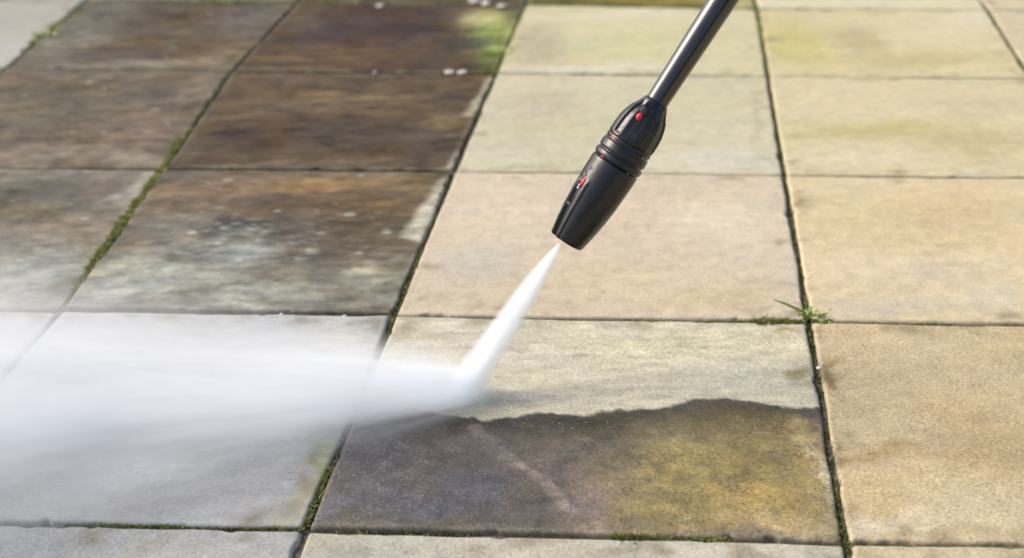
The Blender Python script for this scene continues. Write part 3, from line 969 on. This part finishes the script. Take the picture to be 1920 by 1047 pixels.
def button(name, t, s, pr, a, b_, h, mat, parent, lift=0.0):
    """An oval domed button lying on the surface, a along the axis, b across."""
    p, n = surf(t, s, pr, lift)
    bm = bmesh.new()
    bmesh.ops.create_uvsphere(bm, u_segments=24, v_segments=14, radius=1.0)
    z = Vector((0, 0, 1)); x = n.cross(z).normalized()
    m = Matrix(((x.x * b_ * PX, z.x * a * PX, n.x * h * PX, p.x), (x.y * b_ * PX, z.y * a * PX, n.y * h * PX, p.y), (x.z * b_ * PX, z.z * a * PX, n.z * h * PX, p.z), (0, 0, 0, 1)))
    bmesh.ops.transform(bm, matrix=m, verts=bm.verts)
    return mesh_obj(name, bm, mat, parent)


button('red_button', 268, -12, 41, 8, 6.0, 3.6, M_RED, collar)
button('button_recess', 276, -11, 37.4, 15, 8.5, 1.6, M_DARK, collar)
button('red_button', 113, -33, 46.8, 8.5, 5, 3.4, M_RED, sleeve)
button('red_mark', 172, -29, 45.4, 2.6, 5.0, 1.8, M_RED, ring)
button('red_mark', 210.5, -31, 44.8, 2.0, 8.5, 1.6, M_RED, ring)

# drops of water clinging to the plastic
random.seed(21)
bm = bmesh.new()
for k in range(80):
    if k < 40: t, s, pr = random.uniform(5, 150), random.uniform(-45, -36), 46
    else: t, s, pr = random.uniform(10, 250), random.uniform(-38, 38), 46
    pr = 1.03 * float(np.interp(t, [0, 30, 60, 95, 130, 200, 250], [32.5, 38, 42, 45.2, 46.4, 45.6, 44]))
    s = max(-pr * .93, min(pr * .93, s))
    p, n = surf(t, s, pr, .2)
    r = random.uniform(.9, 3.6) * PX * (1 if k < 40 else .7)
    mt = Matrix.Translation(p) @ n.to_track_quat('Z', 'Y').to_matrix().to_4x4() @ Matrix.Diagonal((r, r * random.uniform(.8, 1.5), r * .7, 1))
    bmesh.ops.create_icosphere(bm, subdivisions=2, radius=1.0, matrix=mt)
tag(mesh_obj('water_drops', bm, M_WATER, root), kind='stuff')


# ------------------------------------------------------------------ water jet and spray
def volume_mat(name, colour, aniso, build):
    m = bpy.data.materials.new(name)
    m.use_nodes = True
    nt = m.node_tree
    nt.nodes.clear()
    out = node(nt, 'ShaderNodeOutputMaterial')
    pv = node(nt, 'ShaderNodeVolumePrincipled')
    pv.inputs['Color'].default_value = tuple(colour) + (1,)
    pv.inputs['Anisotropy'].default_value = aniso
    nt.links.new(build(nt), pv.inputs['Density'])
    nt.links.new(pv.outputs[0], out.inputs['Volume'])
    return m


def loft(name, rings, mat):
    bm = bmesh.new()
    rv = [[bm.verts.new(p) for p in r] for r in rings]
    n = len(rv[0])
    for a, b_ in zip(rv[:-1], rv[1:]):
        for k in range(n): bm.faces.new((a[k], a[(k + 1) % n], b_[(k + 1) % n], b_[k]))
    bm.faces.new(rv[0]); bm.faces.new(rv[-1])
    bmesh.ops.recalc_face_normals(bm, faces=bm.faces)
    me = bpy.data.meshes.new(name)
    bm.to_mesh(me); bm.free()
    me.materials.append(mat)
    o = bpy.data.objects.new(name, me)
    COL.objects.link(o)
    return o


JL = float(np.linalg.norm(IMP - ORI))
JR0, JR1, JZ = 0.0022, 0.0180, 0.055


def jet_density(nt):
    tc = node(nt, 'ShaderNodeTexCoord')
    sep = node(nt, 'ShaderNodeSeparateXYZ')
    nt.links.new(tc.outputs['Object'], sep.inputs[0])
    x, y, z = sep.outputs
    ez = math_n(nt, 'EXPONENT', math_n(nt, 'MULTIPLY', z, -1.0 / JZ))
    Rz = math_n(nt, 'ADD', math_n(nt, 'MULTIPLY', math_n(nt, 'SUBTRACT', 1.0, ez), JR1 - JR0), JR0)
    r = math_n(nt, 'SQRT', math_n(nt, 'ADD', math_n(nt, 'MULTIPLY', x, x), math_n(nt, 'MULTIPLY', y, y)))
    q = math_n(nt, 'DIVIDE', r, Rz)
    shape = maprange(nt, q, 1.0, 0.25, 0.0, 1.0)
    shape = math_n(nt, 'POWER', shape, 1.35)
    # streaks of water along the jet
    nx, ny = math_n(nt, 'DIVIDE', x, Rz), math_n(nt, 'DIVIDE', y, Rz)
    cmb = node(nt, 'ShaderNodeCombineXYZ')
    nt.links.new(nx, cmb.inputs[0]); nt.links.new(ny, cmb.inputs[1])
    nt.links.new(math_n(nt, 'MULTIPLY', z, 5.0), cmb.inputs[2])
    st = maprange(nt, noise_n(nt, cmb.outputs[0], 3.6, 4, .65), .33, .67, .1, 1.8)
    k = math_n(nt, 'DIVIDE', 2.7, Rz)
    return math_n(nt, 'MULTIPLY', math_n(nt, 'MULTIPLY', shape, st), k)


M_JET = volume_mat('jet_water', (.955, .98, 1.0), 0.0, jet_density)
rings = []
for k in range(56):
    z = JL * k / 48
    r = JR0 + (JR1 - JR0) * (1 - math.exp(-z / JZ))
    rings.append([(math.cos(a) * r, math.sin(a) * r, z) for a in np.linspace(0, 2 * math.pi, 40, endpoint=False)])
jet = loft('water_jet', rings, M_JET)
jd = Vector(IMP - ORI).normalized()
jet.matrix_world = Matrix.Translation(ORI) @ jd.to_track_quat('Z', 'Y').to_matrix().to_4x4()
tag(jet, 'white fan of high pressure water shooting from the nozzle onto the half washed slab', 'water jet')

# the plume thrown off to the left; local X runs from the impact outwards, Y towards the back, Z up
PL_LEN = 0.95


def pl_w(s): return 0.052 + 0.47 * s
def pl_h(s): return 0.050 + 0.32 * s


def plume_density(nt):
    tc = node(nt, 'ShaderNodeTexCoord')
    sep = node(nt, 'ShaderNodeSeparateXYZ')
    nt.links.new(tc.outputs['Object'], sep.inputs[0])
    x, y, z = sep.outputs
    w = math_n(nt, 'ADD', math_n(nt, 'MULTIPLY', x, .47), .052)
    h = math_n(nt, 'ADD', math_n(nt, 'MULTIPLY', x, .32), .050)
    a = math_n(nt, 'DIVIDE', y, w)
    b_ = math_n(nt, 'DIVIDE', z, h)
    q = math_n(nt, 'SQRT', math_n(nt, 'ADD', math_n(nt, 'MULTIPLY', a, a), math_n(nt, 'MULTIPLY', b_, b_)))
    core = math_n(nt, 'POWER', maprange(nt, q, 0.97, 0.0, 0.0, 1.0), 1.9)
    veil = math_n(nt, 'MULTIPLY', math_n(nt, 'POWER', maprange(nt, q, 1.0, 0.0, 0.0, 1.0), 1.2), 0.17)
    shape = math_n(nt, 'ADD', core, veil)
    cmb = node(nt, 'ShaderNodeCombineXYZ')
    nt.links.new(math_n(nt, 'MULTIPLY', x, 1.6), cmb.inputs[0])
    nt.links.new(math_n(nt, 'MULTIPLY', a, 1.5), cmb.inputs[1])
    nt.links.new(math_n(nt, 'MULTIPLY', b_, 1.5), cmb.inputs[2])
    st = maprange(nt, noise_n(nt, cmb.outputs[0], 2.9, 6, .66, .5), .36, .64, .05, 2.0)
    k = math_n(nt, 'DIVIDE', 3.5, math_n(nt, 'ADD', h, .02))
    near = math_n(nt, 'ADD', math_n(nt, 'MULTIPLY', math_n(nt, 'EXPONENT', math_n(nt, 'MULTIPLY', math_n(nt, 'ABSOLUTE', x), -14.0)), 2.0), 1.0)
    k = math_n(nt, 'MULTIPLY', k, near)
    end = maprange(nt, x, -.04, .02, 0, 1)
    return math_n(nt, 'MULTIPLY', math_n(nt, 'MULTIPLY', shape, st), math_n(nt, 'MULTIPLY', k, end))


M_MIST = volume_mat('spray_mist', (.95, .975, 1.0), 0.1, plume_density)
rings = []
for k in range(25):
    s = -0.04 + (PL_LEN + .04) * k / 24
    w, h = pl_w(s), pl_h(s)
    rings.append([(s, -math.cos(a) * w, math.sin(a) * h if 0 < a < math.pi else 0) for a in np.linspace(0, math.pi, 24)])
mist = loft('spray_mist', rings, M_MIST)
far = ground(0, 838)
d = far - imp
mist.matrix_world = Matrix.Translation((imp[0], imp[1], .003)) @ Matrix.Rotation(math.atan2(d[1], d[0]), 4, 'Z')
tag(mist, 'white water mist blowing off to the left over the paving', kind='stuff')
